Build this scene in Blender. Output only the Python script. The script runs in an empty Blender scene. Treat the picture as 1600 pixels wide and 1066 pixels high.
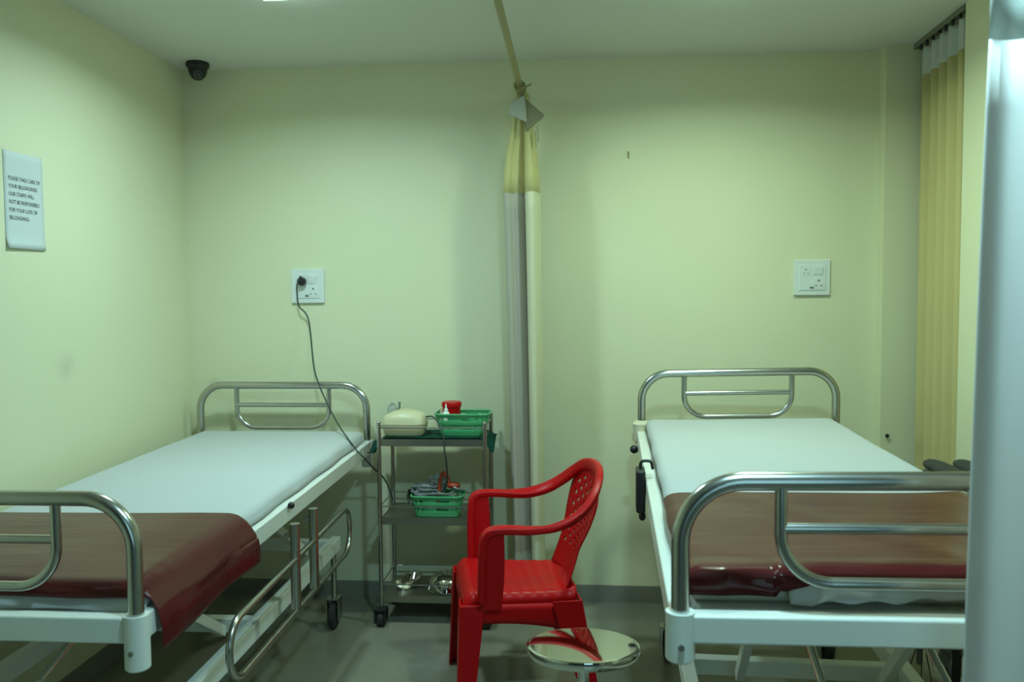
import bpy, bmesh, math, random
from mathutils import Vector, Matrix
from math import sin, cos, pi, radians
random.seed(7)
scene = bpy.context.scene
COL = scene.collection

# ------------------------------------------------------------------ camera
CAM_RIGHT = Vector((0.99719, 0.07430, -0.00766))
CAM_UP = Vector((0.00349, 0.05600, 0.99842))
CAM_RIGHT.normalize()
CAM_BACK = CAM_RIGHT.cross(CAM_UP).normalized()
CAM_UP = CAM_BACK.cross(CAM_RIGHT).normalized()
cam_data = bpy.data.cameras.new('camera')
cam_data.sensor_width = 36.0
cam_data.lens = 1300.0 * 36.0 / 1600.0
cam_data.clip_start = 0.05
cam_data.dof.use_dof = True
cam_data.dof.focus_distance = 2.9
cam_data.dof.aperture_fstop = 4.0
cam = bpy.data.objects.new('camera', cam_data)
M = Matrix.Identity(4)
for i in range(3):
    M[i][0], M[i][1], M[i][2] = CAM_RIGHT[i], CAM_UP[i], CAM_BACK[i]
M[2][3] = 1.5
cam.matrix_world = M
COL.objects.link(cam)
scene.camera = cam

# ------------------------------------------------------------------ world, lights, exposure
world = bpy.data.worlds.new('world')
scene.world = world
world.use_nodes = True
bg = world.node_tree.nodes['Background']
bg.inputs[0].default_value = (0.62, 1.0, 0.95, 1)
bg.inputs[1].default_value = 0.015
vs = scene.view_settings
vs.view_transform = 'Standard'
vs.look = 'None'
vs.gamma = 1.0
vs.use_curve_mapping = False
vs.exposure = 0.43
LAMP_COLOUR = (0.68, 1.0, 0.95)
LAMP_WATTS = 11.8          # what each ceiling lamp throws down
LAMP_STRENGTH = 14.0       # brightness of its lit diffuser
DAY_COLOUR = (0.44, 0.88, 1.0)
# cool daylight from the doorway behind the camera
ld = bpy.data.lights.new('doorway_daylight', 'AREA')
ld.shape = 'RECTANGLE'
ld.size, ld.size_y = 0.9, 1.6
ld.energy = 5.0
ld.color = DAY_COLOUR
lo = bpy.data.objects.new('doorway_daylight', ld)
lo.location = (0.55, -1.0, 1.45)
lo.rotation_euler = (radians(90), 0, radians(8))
COL.objects.link(lo)

YW, XL, H = 4.012, -1.909, 2.61      # back wall, left wall, ceiling

# ------------------------------------------------------------------ helpers
def new_mat(name):
    m = bpy.data.materials.new(name)
    m.use_nodes = True
    nt = m.node_tree
    return m, nt, nt.nodes['Principled BSDF']

def noise(nt, scale, detail=3.0, coord='Object', stretch=None):
    tc = nt.nodes.new('ShaderNodeTexCoord')
    n = nt.nodes.new('ShaderNodeTexNoise')
    n.inputs['Scale'].default_value = scale
    n.inputs['Detail'].default_value = detail
    if stretch:
        mp = nt.nodes.new('ShaderNodeMapping')
        mp.inputs['Scale'].default_value = stretch
        nt.links.new(tc.outputs[coord], mp.inputs['Vector'])
        nt.links.new(mp.outputs[0], n.inputs['Vector'])
    else:
        nt.links.new(tc.outputs[coord], n.inputs['Vector'])
    return n

def mix_colour(nt, fac, a, b):
    mx = nt.nodes.new('ShaderNodeMix')
    mx.data_type = 'RGBA'
    for sock, v in ((mx.inputs[6], a), (mx.inputs[7], b)):
        if isinstance(v, tuple):
            sock.default_value = (*v, 1) if len(v) == 3 else v
        else:
            nt.links.new(v, sock)
    if isinstance(fac, float):
        mx.inputs[0].default_value = fac
    else:
        nt.links.new(fac, mx.inputs[0])
    return mx.outputs[2]

def mat(name, col, rough=0.5, metal=0.0, var=0.06, scale=6.0, bump=0.0, bscale=60.0, stretch=None, coat=0.0, trans=0.0, spec=None):
    m, nt, b = new_mat(name)
    n = noise(nt, scale, 3.0, stretch=stretch)
    dark = tuple(c * (1 - var) for c in col)
    light = tuple(min(1, c * (1 + var)) for c in col)
    nt.links.new(mix_colour(nt, n.outputs[0], dark, light), b.inputs['Base Color'])
    b.inputs['Roughness'].default_value = rough
    b.inputs['Metallic'].default_value = metal
    if coat:
        b.inputs['Coat Weight'].default_value = coat
        b.inputs['Coat Roughness'].default_value = 0.08
    if trans:
        b.inputs['Transmission Weight'].default_value = trans
    if spec is not None:
        b.inputs['Specular IOR Level'].default_value = spec
    if bump:
        n2 = noise(nt, bscale, 4.0, stretch=stretch)
        bp = nt.nodes.new('ShaderNodeBump')
        bp.inputs['Strength'].default_value = bump
        bp.inputs['Distance'].default_value = 0.004
        nt.links.new(n2.outputs[0], bp.inputs['Height'])
        nt.links.new(bp.outputs[0], b.inputs['Normal'])
    return m

def wall_mat(name, col, shade_and_dirt=()):
    m, nt, b = new_mat(name)
    n = noise(nt, 1.6, 4.0)
    c = mix_colour(nt, n.outputs[0], tuple(k * 0.96 for k in col), tuple(k * 1.04 for k in col))
    tc = nt.nodes.new('ShaderNodeTexCoord')
    for (p, r, amt, scol) in shade_and_dirt:
        d = nt.nodes.new('ShaderNodeVectorMath'); d.operation = 'DISTANCE'
        nt.links.new(tc.outputs['Object'], d.inputs[0])
        d.inputs[1].default_value = p
        n3 = noise(nt, 18.0, 4.0)
        ad = nt.nodes.new('ShaderNodeMath'); ad.operation = 'MULTIPLY_ADD'
        nt.links.new(n3.outputs[0], ad.inputs[0]); ad.inputs[1].default_value = r * 0.9
        nt.links.new(d.outputs['Value'], ad.inputs[2])
        mr = nt.nodes.new('ShaderNodeMapRange')
        mr.inputs[1].default_value = r * 0.4; mr.inputs[2].default_value = r * 1.5
        mr.inputs[3].default_value = amt; mr.inputs[4].default_value = 0.0
        nt.links.new(ad.outputs[0], mr.inputs[0])
        c = mix_colour(nt, mr.outputs[0], c, scol)
    nt.links.new(c, b.inputs['Base Color'])
    b.inputs['Roughness'].default_value = 0.55
    b.inputs['Specular IOR Level'].default_value = 0.3
    n2 = noise(nt, 140.0, 3.0)
    bp = nt.nodes.new('ShaderNodeBump'); bp.inputs['Strength'].default_value = 0.05; bp.inputs['Distance'].default_value = 0.003
    nt.links.new(n2.outputs[0], bp.inputs['Height']); nt.links.new(bp.outputs[0], b.inputs['Normal'])
    return m

def floor_mat():
    m, nt, b = new_mat('polished_floor_tile')
    tc = nt.nodes.new('ShaderNodeTexCoord')
    mp = nt.nodes.new('ShaderNodeMapping')
    mp.inputs['Location'].default_value = (0.33 + 6.0, -3.34 + 6.0, 0)
    nt.links.new(tc.outputs['Object'], mp.inputs['Vector'])
    br = nt.nodes.new('ShaderNodeTexBrick')
    br.offset = 0.0
    br.inputs['Scale'].default_value = 1.0
    br.inputs['Brick Width'].default_value = 0.66
    br.inputs['Row Height'].default_value = 0.66
    br.inputs['Mortar Size'].default_value = 0.002
    br.inputs['Mortar Smooth'].default_value = 0.2
    nt.links.new(mp.outputs[0], br.inputs['Vector'])
    n = noise(nt, 9.0, 5.0)
    c1 = mix_colour(nt, n.outputs[0], (0.20, 0.195, 0.15), (0.25, 0.24, 0.18))
    nt.links.new(c1, br.inputs['Color1']); nt.links.new(c1, br.inputs['Color2'])
    br.inputs['Mortar'].default_value = (0.22, 0.21, 0.17, 1)
    nt.links.new(br.outputs['Color'], b.inputs['Base Color'])
    b.inputs['Roughness'].default_value = 0.16
    b.inputs['Specular IOR Level'].default_value = 0.45
    return m

def net_mat(name, col, alpha):
    m, nt, b = new_mat(name)
    tc = nt.nodes.new('ShaderNodeTexCoord')
    ck = nt.nodes.new('ShaderNodeTexNoise'); ck.inputs['Scale'].default_value = 220.0
    nt.links.new(tc.outputs['Object'], ck.inputs['Vector'])
    mr = nt.nodes.new('ShaderNodeMapRange')
    mr.inputs[3].default_value = max(0, alpha - 0.15); mr.inputs[4].default_value = min(1, alpha + 0.15)
    nt.links.new(ck.outputs[0], mr.inputs[0])
    b.inputs['Base Color'].default_value = (*col, 1)
    b.inputs['Roughness'].default_value = 0.8
    nt.links.new(mr.outputs[0], b.inputs['Alpha'])
    return m

def cloth_mat(name, col, var=0.05, translucent=0.25, rough=0.85):
    m, nt, b = new_mat(name)
    n = noise(nt, 4.0, 4.0)
    c = mix_colour(nt, n.outputs[0], tuple(k * (1 - var) for k in col), tuple(min(1, k * (1 + var)) for k in col))
    nt.links.new(c, b.inputs['Base Color'])
    b.inputs['Roughness'].default_value = rough
    b.inputs['Specular IOR Level'].default_value = 0.15
    n2 = noise(nt, 500.0, 2.0)
    bp = nt.nodes.new('ShaderNodeBump'); bp.inputs['Strength'].default_value = 0.1; bp.inputs['Distance'].default_value = 0.001
    nt.links.new(n2.outputs[0], bp.inputs['Height']); nt.links.new(bp.outputs[0], b.inputs['Normal'])
    if translucent:
        tr = nt.nodes.new('ShaderNodeBsdfTranslucent')
        nt.links.new(c, tr.inputs['Color'])
        ms = nt.nodes.new('ShaderNodeMixShader')
        ms.inputs[0].default_value = translucent
        out = nt.nodes['Material Output']
        nt.links.new(b.outputs[0], ms.inputs[1]); nt.links.new(tr.outputs[0], ms.inputs[2])
        nt.links.new(ms.outputs[0], out.inputs['Surface'])
    return m

def emit_mat(name, col, strength):
    m, nt, b = new_mat(name)
    b.inputs['Base Color'].default_value = (0.8, 0.8, 0.8, 1)
    b.inputs['Emission Color'].default_value = (*col, 1)
    b.inputs['Emission Strength'].default_value = strength
    return m

WALL = (0.74, 0.72, 0.50)
MAT = {}
MAT['wall'] = wall_mat('cream_wall_paint', WALL)
MAT['wall_left'] = wall_mat('cream_wall_paint_with_painted_shade', WALL, [((XL, 2.99, 1.238), 0.075, 0.30, (0.36, 0.36, 0.30))])  # soft spot of shade painted into the left wall colour
MAT['wall_back'] = wall_mat('cream_wall_paint_with_scuff', WALL, [((-1.785, YW, 1.055), 0.045, 0.5, (0.35, 0.36, 0.30))])
MAT['ceiling'] = wall_mat('white_ceiling_paint', (0.74, 0.73, 0.68))
MAT['floor'] = floor_mat()
MAT['skirting'] = mat('grey_green_skirting_tile', (0.24, 0.23, 0.19), 0.25, scale=8)
MAT['steel'] = mat('brushed_stainless_steel', (0.50, 0.49, 0.46), 0.24, 1.0, var=0.06, scale=30)
MAT['chrome'] = mat('polished_chrome', (0.78, 0.77, 0.74), 0.045, 1.0, var=0.02)
MAT['shelf_steel'] = mat('dull_stainless_sheet', (0.42, 0.40, 0.34), 0.34, 1.0, var=0.08, scale=12)
MAT['enamel'] = mat('white_powder_coat', (0.74, 0.74, 0.68), 0.35, var=0.03)
MAT['enamel_dark'] = mat('grey_powder_coat', (0.20, 0.20, 0.18), 0.45, var=0.06)
MAT['sheet'] = cloth_mat('white_cotton_sheet', (0.50, 0.51, 0.51), 0.02, 0.0)
MAT['mattress'] = mat('cream_mattress_cover', (0.60, 0.58, 0.48), 0.6, var=0.06)
MAT['rubber'] = mat('maroon_rubber_sheet', (0.080, 0.009, 0.010), 0.22, var=0.25, scale=5, bump=0.4, bscale=5.0, stretch=(1.0, 4.0, 1.0), spec=0.28)
MAT['red_plastic'] = mat('red_moulded_plastic', (0.48, 0.003, 0.005), 0.36, var=0.06, scale=4, spec=0.20)
MAT['black_plastic'] = mat('black_plastic', (0.012, 0.012, 0.012), 0.42, var=0.2)
MAT['rubber_tyre'] = mat('dark_rubber_tyre', (0.025, 0.026, 0.025), 0.7, var=0.2)
MAT['white_plastic'] = mat('white_switch_plastic', (0.74, 0.76, 0.74), 0.3, var=0.02)
MAT['hole'] = mat('dark_pin_hole', (0.16, 0.17, 0.15), 0.7)
MAT['paper'] = mat('white_paper', (0.60, 0.64, 0.62), 0.7, var=0.03, scale=3)
MAT['ink'] = mat('black_printer_ink', (0.03, 0.035, 0.035), 0.6)
MAT['curtain_cream'] = cloth_mat('cream_curtain_cloth', (0.66, 0.56, 0.27), 0.05, 0.2)
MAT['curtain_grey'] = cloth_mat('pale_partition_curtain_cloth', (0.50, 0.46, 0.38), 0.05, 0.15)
MAT['curtain_blue'] = cloth_mat('pale_blue_white_curtain_cloth', (0.82, 0.76, 0.70), 0.05, 0.15)
MAT['curtain_lit_fold'] = cloth_mat('partition_curtain_lit_fold', (0.72, 0.68, 0.48), 0.04, 0.1)  # lighter copy of the partition cloth: light on the front fold painted in
MAT['net'] = net_mat('cream_curtain_net', (0.74, 0.66, 0.30), 0.72)
MAT['net_pale'] = net_mat('pale_curtain_net', (0.62, 0.64, 0.58), 0.7)
MAT['rod'] = mat('cream_painted_rod', (0.36, 0.31, 0.15), 0.45, var=0.08)
MAT['track'] = mat('grey_metal_track', (0.20, 0.20, 0.15), 0.5, 0.2)
MAT['green_plastic'] = mat('green_basket_plastic', (0.075, 0.36, 0.15), 0.35, var=0.1)
MAT['green_cloth'] = cloth_mat('dark_green_drape_cloth', (0.006, 0.045, 0.032), 0.2, 0.0)
MAT['ivory'] = mat('ivory_device_plastic', (0.62, 0.56, 0.36), 0.4, var=0.04)
MAT['ivory_dark'] = mat('ivory_shadow_gap', (0.26, 0.25, 0.19), 0.5)
MAT['bottle'] = mat('milky_bottle_plastic', (0.78, 0.80, 0.76), 0.3)
MAT['orange'] = mat('orange_red_rubber', (0.42, 0.05, 0.015), 0.4)
MAT['clear'] = mat('clear_plastic_film', (0.70, 0.74, 0.74), 0.12, trans=0.75)
MAT['clear_grey'] = mat('smoky_plastic_tubing', (0.30, 0.33, 0.32), 0.2, trans=0.4)
MAT['cable'] = mat('dark_cable_rubber', (0.035, 0.055, 0.045), 0.5)
MAT['padding'] = mat('dark_grey_padding', (0.022, 0.024, 0.022), 0.55, bump=0.2)
MAT['lens'] = mat('smoked_camera_lens', (0.05, 0.055, 0.05), 0.12, spec=0.7)
MAT['lens_ring'] = mat('grey_lens_ring', (0.06, 0.065, 0.06), 0.35)
MAT['lamp_on'] = emit_mat('lit_lamp_diffuser', LAMP_COLOUR, LAMP_STRENGTH)
MAT['fold_shade'] = cloth_mat('olive_fold_painted_shade', (0.34, 0.31, 0.20), 0.08, 0.2)  # underside shade of the turned-over fold put into a darker cloth colour
MAT['heading'] = cloth_mat('pale_heading_cloth', (0.52, 0.52, 0.44), 0.05, 0.1)
MAT['cream_rag'] = cloth_mat('cream_rag_cloth', (0.66, 0.60, 0.44), 0.06, 0.0)

def obj(name, bm, m, parent=None, smooth=True, mods=()):
    me = bpy.data.meshes.new(name)
    bmesh.ops.recalc_face_normals(bm, faces=bm.faces[:])
    bm.to_mesh(me); bm.free()
    ms = m if isinstance(m, (list, tuple)) else [m]
    for k in ms:
        me.materials.append(MAT[k])
    o = bpy.data.objects.new(name, me)
    COL.objects.link(o)
    if parent is not None:
        o.parent = parent
    if smooth:
        for p in me.polygons:
            p.use_smooth = True
        try:
            me.set_sharp_from_angle(angle=radians(38))
        except Exception:
            pass
    for f in mods:
        f(o)
    return o

def bevel(w, seg=2):
    def f(o):
        md = o.modifiers.new('bevel', 'BEVEL'); md.width = w; md.segments = seg; md.limit_method = 'ANGLE'; md.angle_limit = radians(40); md.harden_normals = True
    return f

def solid(t, off=-1.0):
    def f(o):
        md = o.modifiers.new('solid', 'SOLIDIFY'); md.thickness = t; md.offset = off
    return f

def subsurf(n=1):
    def f(o):
        md = o.modifiers.new('sub', 'SUBSURF'); md.levels = n; md.render_levels = n
    return f

def thing(name, label, cat, loc=(0, 0, 0), rz=0.0, group=None):
    o = bpy.data.objects.new(name, None)
    o.empty_display_size = 0.1
    o.location = loc; o.rotation_euler = (0, 0, rz)
    o['label'] = label; o['category'] = cat
    if group: o['group'] = group
    COL.objects.link(o)
    return o

def tag(o, label, cat, group=None):
    o['label'] = label; o['category'] = cat
    if group: o['group'] = group
    return o

def struct(name, bm, m, **k):
    o = obj(name, bm, m, **k)
    o['kind'] = 'structure'
    return o

def box(bm, x0, x1, y0, y1, z0, z1, fn=None):
    vs_ = [bm.verts.new((x, y, z)) for x in (x0, x1) for y in (y0, y1) for z in (z0, z1)]
    for q in ((0, 1, 3, 2), (4, 6, 7, 5), (0, 4, 5, 1), (2, 3, 7, 6), (0, 2, 6, 4), (1, 5, 7, 3)):
        bm.faces.new([vs_[i] for i in q])
    if fn:
        for v in vs_: v.co = fn(v.co)
    return vs_

def bar(bm, a, b, w, h, up=(0, 0, 1)):
    """rectangular bar from a to b, width w sideways and h along up"""
    a, b = Vector(a), Vector(b)
    d = (b - a).normalized(); u = Vector(up)
    s = d.cross(u)
    if s.length < 1e-4: s = d.cross(Vector((1, 0, 0)))
    s.normalize(); u = s.cross(d).normalized()
    r = []
    for p in (a, b):
        r.append([bm.verts.new(p + s * (i * w / 2) + u * (j * h / 2)) for i, j in ((-1, -1), (1, -1), (1, 1), (-1, 1))])
    for i in range(4):
        bm.faces.new((r[0][i], r[0][(i + 1) % 4], r[1][(i + 1) % 4], r[1][i]))
    bm.faces.new(r[0][::-1]); bm.faces.new(r[1])

def fillet(pts, rad, n=8, closed=False):
    pts = [Vector(p) for p in pts]
    if not isinstance(rad, (list, tuple)): rad = [rad] * len(pts)
    out = []
    N = len(pts)
    for i, p in enumerate(pts):
        if not closed and i in (0, N - 1):
            out.append(p); continue
        a, b = pts[i - 1], pts[(i + 1) % N]
        r = rad[i]
        if r <= 0:
            out.append(p); continue
        u, v = (a - p), (b - p)
        ang = u.angle(v)
        t = min(r / math.tan(ang / 2), u.length * 0.499, v.length * 0.499)
        r = t * math.tan(ang / 2)
        u.normalize(); v.normalize()
        c = p + (u + v).normalized() * (r / sin(ang / 2))
        s0 = p + u * t - c; s1 = p + v * t - c
        tot = s0.angle(s1)
        for k in range(n + 1):
            f = k / n
            if tot < 1e-4: q = s0.lerp(s1, f)
            else: q = s0 * (sin((1 - f) * tot) / sin(tot)) + s1 * (sin(f * tot) / sin(tot))
            out.append(c + q)
    return out

def spline(pts, n=10):
    pts = [Vector(p) for p in pts]
    P = [pts[0] * 2 - pts[1]] + pts + [pts[-1] * 2 - pts[-2]]
    out = []
    for i in range(1, len(P) - 2):
        a, b, c, d = P[i - 1:i + 3]
        for k in range(n):
            t = k / n
            out.append(0.5 * ((2 * b) + (c - a) * t + (2 * a - 5 * b + 4 * c - d) * t * t + (3 * b - a - 3 * c + d) * t ** 3))
    out.append(pts[-1])
    return out

def tube(bm, pts, r, seg=10, closed=False, caps=True, flat=None, axis=None):
    """swept tube; r may be a number or one per point; flat=(rw, rh) sweeps an ellipse whose wide side follows axis"""
    pts = [Vector(p) for p in pts]
    N = len(pts)
    rings = []
    prev = None
    for i, p in enumerate(pts):
        if closed: d = pts[(i + 1) % N] - pts[i - 1]
        else: d = pts[min(i + 1, N - 1)] - pts[max(i - 1, 0)]
        d.normalize()
        if axis is not None:
            ref = Vector(axis[i] if isinstance(axis[0], (tuple, list, Vector)) else axis)
            s = ref - d * ref.dot(d)
        elif prev is None:
            s = d.cross(Vector((0, 0, 1)))
            if s.length < 1e-3: s = d.cross(Vector((1, 0, 0)))
        else:
            s = prev - d * prev.dot(d)
        s.normalize(); prev = s
        t = d.cross(s)
        ri = r[i] if isinstance(r, (list, tuple)) else r
        ring = []
        for k in range(seg):
            a = 2 * pi * k / seg
            if flat:
                fw, fh = flat
                ca, sa = cos(a), sin(a)
                e = 0.55
                q = s * (fw * math.copysign(abs(ca) ** e, ca)) + t * (fh * math.copysign(abs(sa) ** e, sa))
            else:
                q = s * (ri * cos(a)) + t * (ri * sin(a))
            ring.append(bm.verts.new(p + q))
        rings.append(ring)
    M_ = N if closed else N - 1
    for i in range(M_):
        a, b = rings[i], rings[(i + 1) % N]
        for k in range(seg):
            bm.faces.new((a[k], a[(k + 1) % seg], b[(k + 1) % seg], b[k]))
    if caps and not closed:
        bm.faces.new(rings[0][::-1]); bm.faces.new(rings[-1])

def lathe(bm, prof, seg=24, c=(0, 0, 0), mtx=None, fn=None):
    rings = []
    for (r, z) in prof:
        if r < 1e-6:
            rings.append([bm.verts.new((0, 0, z))])
        else:
            rings.append([bm.verts.new((r * cos(2 * pi * k / seg), r * sin(2 * pi * k / seg), z)) for k in range(seg)])
    for a, b in zip(rings[:-1], rings[1:]):
        for k in range(seg):
            k2 = (k + 1) % seg
            if len(a) == 1 and len(b) == 1: continue
            if len(a) == 1: bm.faces.new((a[0], b[k], b[k2]))
            elif len(b) == 1: bm.faces.new((a[k], a[k2], b[0]))
            else: bm.faces.new((a[k], a[k2], b[k2], b[k]))
    if len(rings[0]) > 1: bm.faces.new(rings[0][::-1])
    if len(rings[-1]) > 1: bm.faces.new(rings[-1])
    for rg in rings:
        for v in rg:
            q = v.co.copy()
            if fn: q = fn(q)
            if mtx: q = mtx @ q
            v.co = q + Vector(c)

def cyl(bm, a, b, r, seg=16):
    tube(bm, [a, b], r, seg)

def ball(bm, c, rx, ry, rz, seg=16, rows=8):
    prof = [(sin(pi * k / rows), -cos(pi * k / rows)) for k in range(rows + 1)]
    prof[0] = (0, -1); prof[-1] = (0, 1)
    lathe(bm, prof, seg, c, fn=lambda v: Vector((v.x * rx, v.y * ry, v.z * rz)))

def grid(bm, nu, nv, f, skip=None):
    vs_ = [[bm.verts.new(f(i / nu, j / nv)) for i in range(nu + 1)] for j in range(nv + 1)]
    for j in range(nv):
        for i in range(nu):
            if skip and skip(i, j): continue
            bm.faces.new((vs_[j][i], vs_[j][i + 1], vs_[j + 1][i + 1], vs_[j + 1][i]))
    return vs_

B = bmesh.new

# ------------------------------------------------------------------ setting
FRONT = -1.6
bm = B(); box(bm, XL - 0.1, 2.3, FRONT, YW + 0.1, -0.1, 0.0); struct('floor', bm, 'floor', smooth=False)
bm = B(); box(bm, XL - 0.1, 2.3, FRONT, YW + 0.1, H, H + 0.1); struct('ceiling', bm, 'ceiling', smooth=False)
bm = B(); box(bm, XL - 0.1, 1.8, YW, YW + 0.1, 0.0, H); struct('wall_back', bm, 'wall_back', smooth=False)
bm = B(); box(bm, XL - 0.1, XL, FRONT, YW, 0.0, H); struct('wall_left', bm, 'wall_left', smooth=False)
bm = B(); box(bm, 1.64, 1.8, 3.40, YW, 0.0, H); struct('wall_right', bm, 'wall', smooth=False)
# stepped pier in the far right corner and the wall end nearer the camera
bm = B(); box(bm, 1.408, 1.64, 3.932, YW, 0.0, H); struct('wall_right_pier', bm, 'wall', smooth=False)
bm = B(); box(bm, 1.512, 2.3, 3.20, 3.40, 0.0, H); struct('wall_right_return', bm, 'wall', smooth=False)
bm = B(); box(bm, 2.2, 2.3, FRONT, 3.20, 0.0, H); struct('wall_right_front', bm, 'wall', smooth=False)
SK = 0.082
bm = B(); box(bm, XL, 1.408, YW - 0.012, YW, 0.0, SK); struct('baseboard_back', bm, 'skirting', smooth=False)
bm = B(); box(bm, XL, XL + 0.012, FRONT, YW - 0.012, 0.0, SK); struct('baseboard_left', bm, 'skirting', smooth=False)
bm = B(); box(bm, 1.408, 1.64, 3.92, 3.932, 0.0, SK); struct('baseboard_right', bm, 'skirting', smooth=False)

# ceiling lamps
def ceiling_lamp(x, y, label, k=1.0, tint=(1, 1, 1), spread=160):
    t = thing('ceiling_lamp', label, 'ceiling light', (x, y, H))
    bm = B()
    s, w = 0.085, 0.014
    for (a, b, c, d) in ((-s, s, -s, -s + w), (-s, s, s - w, s), (-s, -s + w, -s + w, s - w), (s - w, s, -s + w, s - w)):
        box(bm, a, b, c, d, -0.012, 0.0)
    obj('frame', bm, 'white_plastic', t, smooth=False)
    bm = B(); box(bm, -s + w, s - w, -s + w, s - w, -0.034, -0.001)
    obj('diffuser', bm, 'lamp_on', t, smooth=False)
    l = bpy.data.lights.new('lamp_light', 'AREA')
    l.shape = 'SQUARE'; l.size = 0.13; l.energy = LAMP_WATTS * k; l.color = tuple(a * b for a, b in zip(LAMP_COLOUR, tint)); l.spread = radians(spread)
    e = bpy.data.objects.new('lamp_light', l); COL.objects.link(e); e.parent = t; e.location = (0, 0, -0.036)
    return t
ceiling_lamp(-1.05, 2.945, 'lit square ceiling lamp whose lower edge shows above the left bed', 1.0, (.96, 1, 1.06))
ceiling_lamp(0.60, 3.04, 'lit square ceiling lamp above the right bed, just past the top edge of the photo', 0.95, (1.02, 1, .78))
ceiling_lamp(0.27, 1.22, 'square ceiling lamp over the walkway in front of the right bed', 1.7, (.70, .90, 1.08), 170)

# ------------------------------------------------------------------ wall things
def socket_board(name, x0, x1, z0, z1, label):
    cx, cz = (x0 + x1) / 2, (z0 + z1) / 2
    w, h = (x1 - x0) / 2, (z1 - z0) / 2
    t = thing(name, label, 'socket', (cx, YW, cz), 0, 'switch and socket plates on the back wall')
    bm = B(); box(bm, -w, w, -0.014, 0, -h, h)
    obj('plate', bm, 'white_plastic', t, mods=[bevel(0.004)])
    # raised module, with the rocker at its upper right
    bm = B(); box(bm, -w * .74, w * .74, -0.017, -0.013, -h * .72, h * .72)
    obj('module_cover', bm, 'white_plastic', t, mods=[bevel(0.002)])
    bm = B(); box(bm, w * .06, w * .56, -0.0235, -0.016, h * .14, h * .58)
    for v in bm.verts:
        if v.co.y < -0.02 and v.co.z < h * .3: v.co.y += 0.004
    obj('switch_rocker', bm, 'white_plastic', t, mods=[bevel(0.0015)])
    for nm, dx, dz, k in (('small_socket', -.36, .32, .8), ('large_socket', .34, -.34, 1.15)):
        s = bpy.data.objects.new(nm, None)
        bm = B(); lathe(bm, [(0, -0.0005), (.024 * k, -0.0005), (.024 * k, .0012), (0, .0012)], 24, (dx * w, -0.0175, dz * h), Matrix.Rotation(pi / 2, 3, 'X'))
        sf = obj(nm, bm, 'white_plastic', t)
        bm = B()
        for (px, pz, r) in ((0, .012, .0042), (-.0105, -.009, .0032), (.0105, -.009, .0032)):
            cyl(bm, (dx * w + px * k, -0.0187, dz * h + pz * k), (dx * w + px * k, -0.0195, dz * h + pz * k), r * k, 10)
        obj('pin_holes', bm, 'hole', sf)
    bm = B(); box(bm, -.012, .006, -0.0185, -0.0165, -h * .62, -h * .52)
    obj('indicator', bm, 'hole', t, smooth=False)
    return t
socket_board('socket_board', -1.383, -1.219, 1.466, 1.634, 'white switched socket plate with a black plug in it above the left bed')
socket_board('socket_board', 1.029, 1.195, 1.486, 1.654, 'white switched socket plate with empty sockets above the right bed')

# black plug and its cable down to the trolley
t = thing('plug_cable', 'black plug with thin cable hanging from left wall socket to the trolley', 'cable', (-1.325, YW - 0.019, 1.572))
bm = B()
lathe(bm, [(0, 0), (.020, 0), (.022, .008), (.020, .024), (.012, .034), (0, .036)], 20, (0, -0.001, 0), Matrix.Rotation(pi / 2, 3, 'X'))
tube(bm, [(0, -.022, .010), (-.002, -.024, .026)], [.010, .006], 12)
obj('plug', bm, 'black_plastic', t)
pts = [(0, -.030, .0), (-.006, -.040, .004), (-.016, -.036, -.02), (-.018, -.030, -.06), (-.010, -.028, -.12), (0.0319, -0.018, -0.1868), (0.0703, -0.073, -0.4016), (0.1118, -0.131, -0.4884), (0.1601, -0.173, -0.5686), (0.2074, -0.213, -0.6353), (0.2483, -0.253, -0.6798), (0.307, -0.3481, -0.7106), (0.335, -0.3565, -0.7437), (0.36, -0.3647, -0.7709), (0.385, -0.3508, -0.8024), (0.405, -0.2574, -0.8685), (0.43, -0.1758, -0.9311), (0.4667, -0.233, -0.966), (0.4772, -0.203, -1.0275)]
bm = B(); tube(bm, spline(pts, 8), 0.0036, 8)
obj('cable', bm, 'cable', t)

# notice on the left wall
t = thing('paper_notice', 'white paper notice with six lines of black capitals on the left wall', 'notice', (XL, 2.786, 1.836))
PWID, PHEI = 0.206, 0.330
bm = B()
def fpap(u, v):
    curl = 0.010 * max(0, 0.12 - v) / 0.12 + 0.003 * max(0, u - .85) / .15
    return (0.0012 + curl * (0.4 + 0.6 * (1 - u)), (u - .5) * PWID, (v - .5) * PHEI)
grid(bm, 10, 16, fpap)
obj('sheet', bm, 'paper', t, mods=[solid(0.0004, 1.0)])
LINES = ['PLEASE TAKE CARE OF', 'YOUR BELONGINGS', 'OUR STAFFS WILL', 'NOT BE RESPONSIBLE', 'FOR YOUR LOSS OF', 'BELONGINGS.']
crv = bpy.data.curves.new('lettering', 'FONT')
crv.body = '\n'.join(LINES)
crv.size = 0.0185
crv.space_line = 1.42
crv.offset = -0.0001
tmp = bpy.data.objects.new('tmp', crv)
COL.objects.link(tmp)
dg = bpy.context.evaluated_depsgraph_get()
me = bpy.data.meshes.new_from_object(tmp.evaluated_get(dg))
bpy.data.objects.remove(tmp)
xs = [v.co.x for v in me.vertices]; wtxt = max(xs) - min(xs)
k = 0.168 / wtxt
for v in me.vertices:
    x, y = v.co.x * k, v.co.y
    v.co = Vector((0.0026, -PWID / 2 + 0.021 + x, 0.068 + y * 1.02))
me.materials.clear(); me.materials.append(MAT['ink'])
lt = bpy.data.objects.new('lettering', me); COL.objects.link(lt); lt.parent = t

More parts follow.
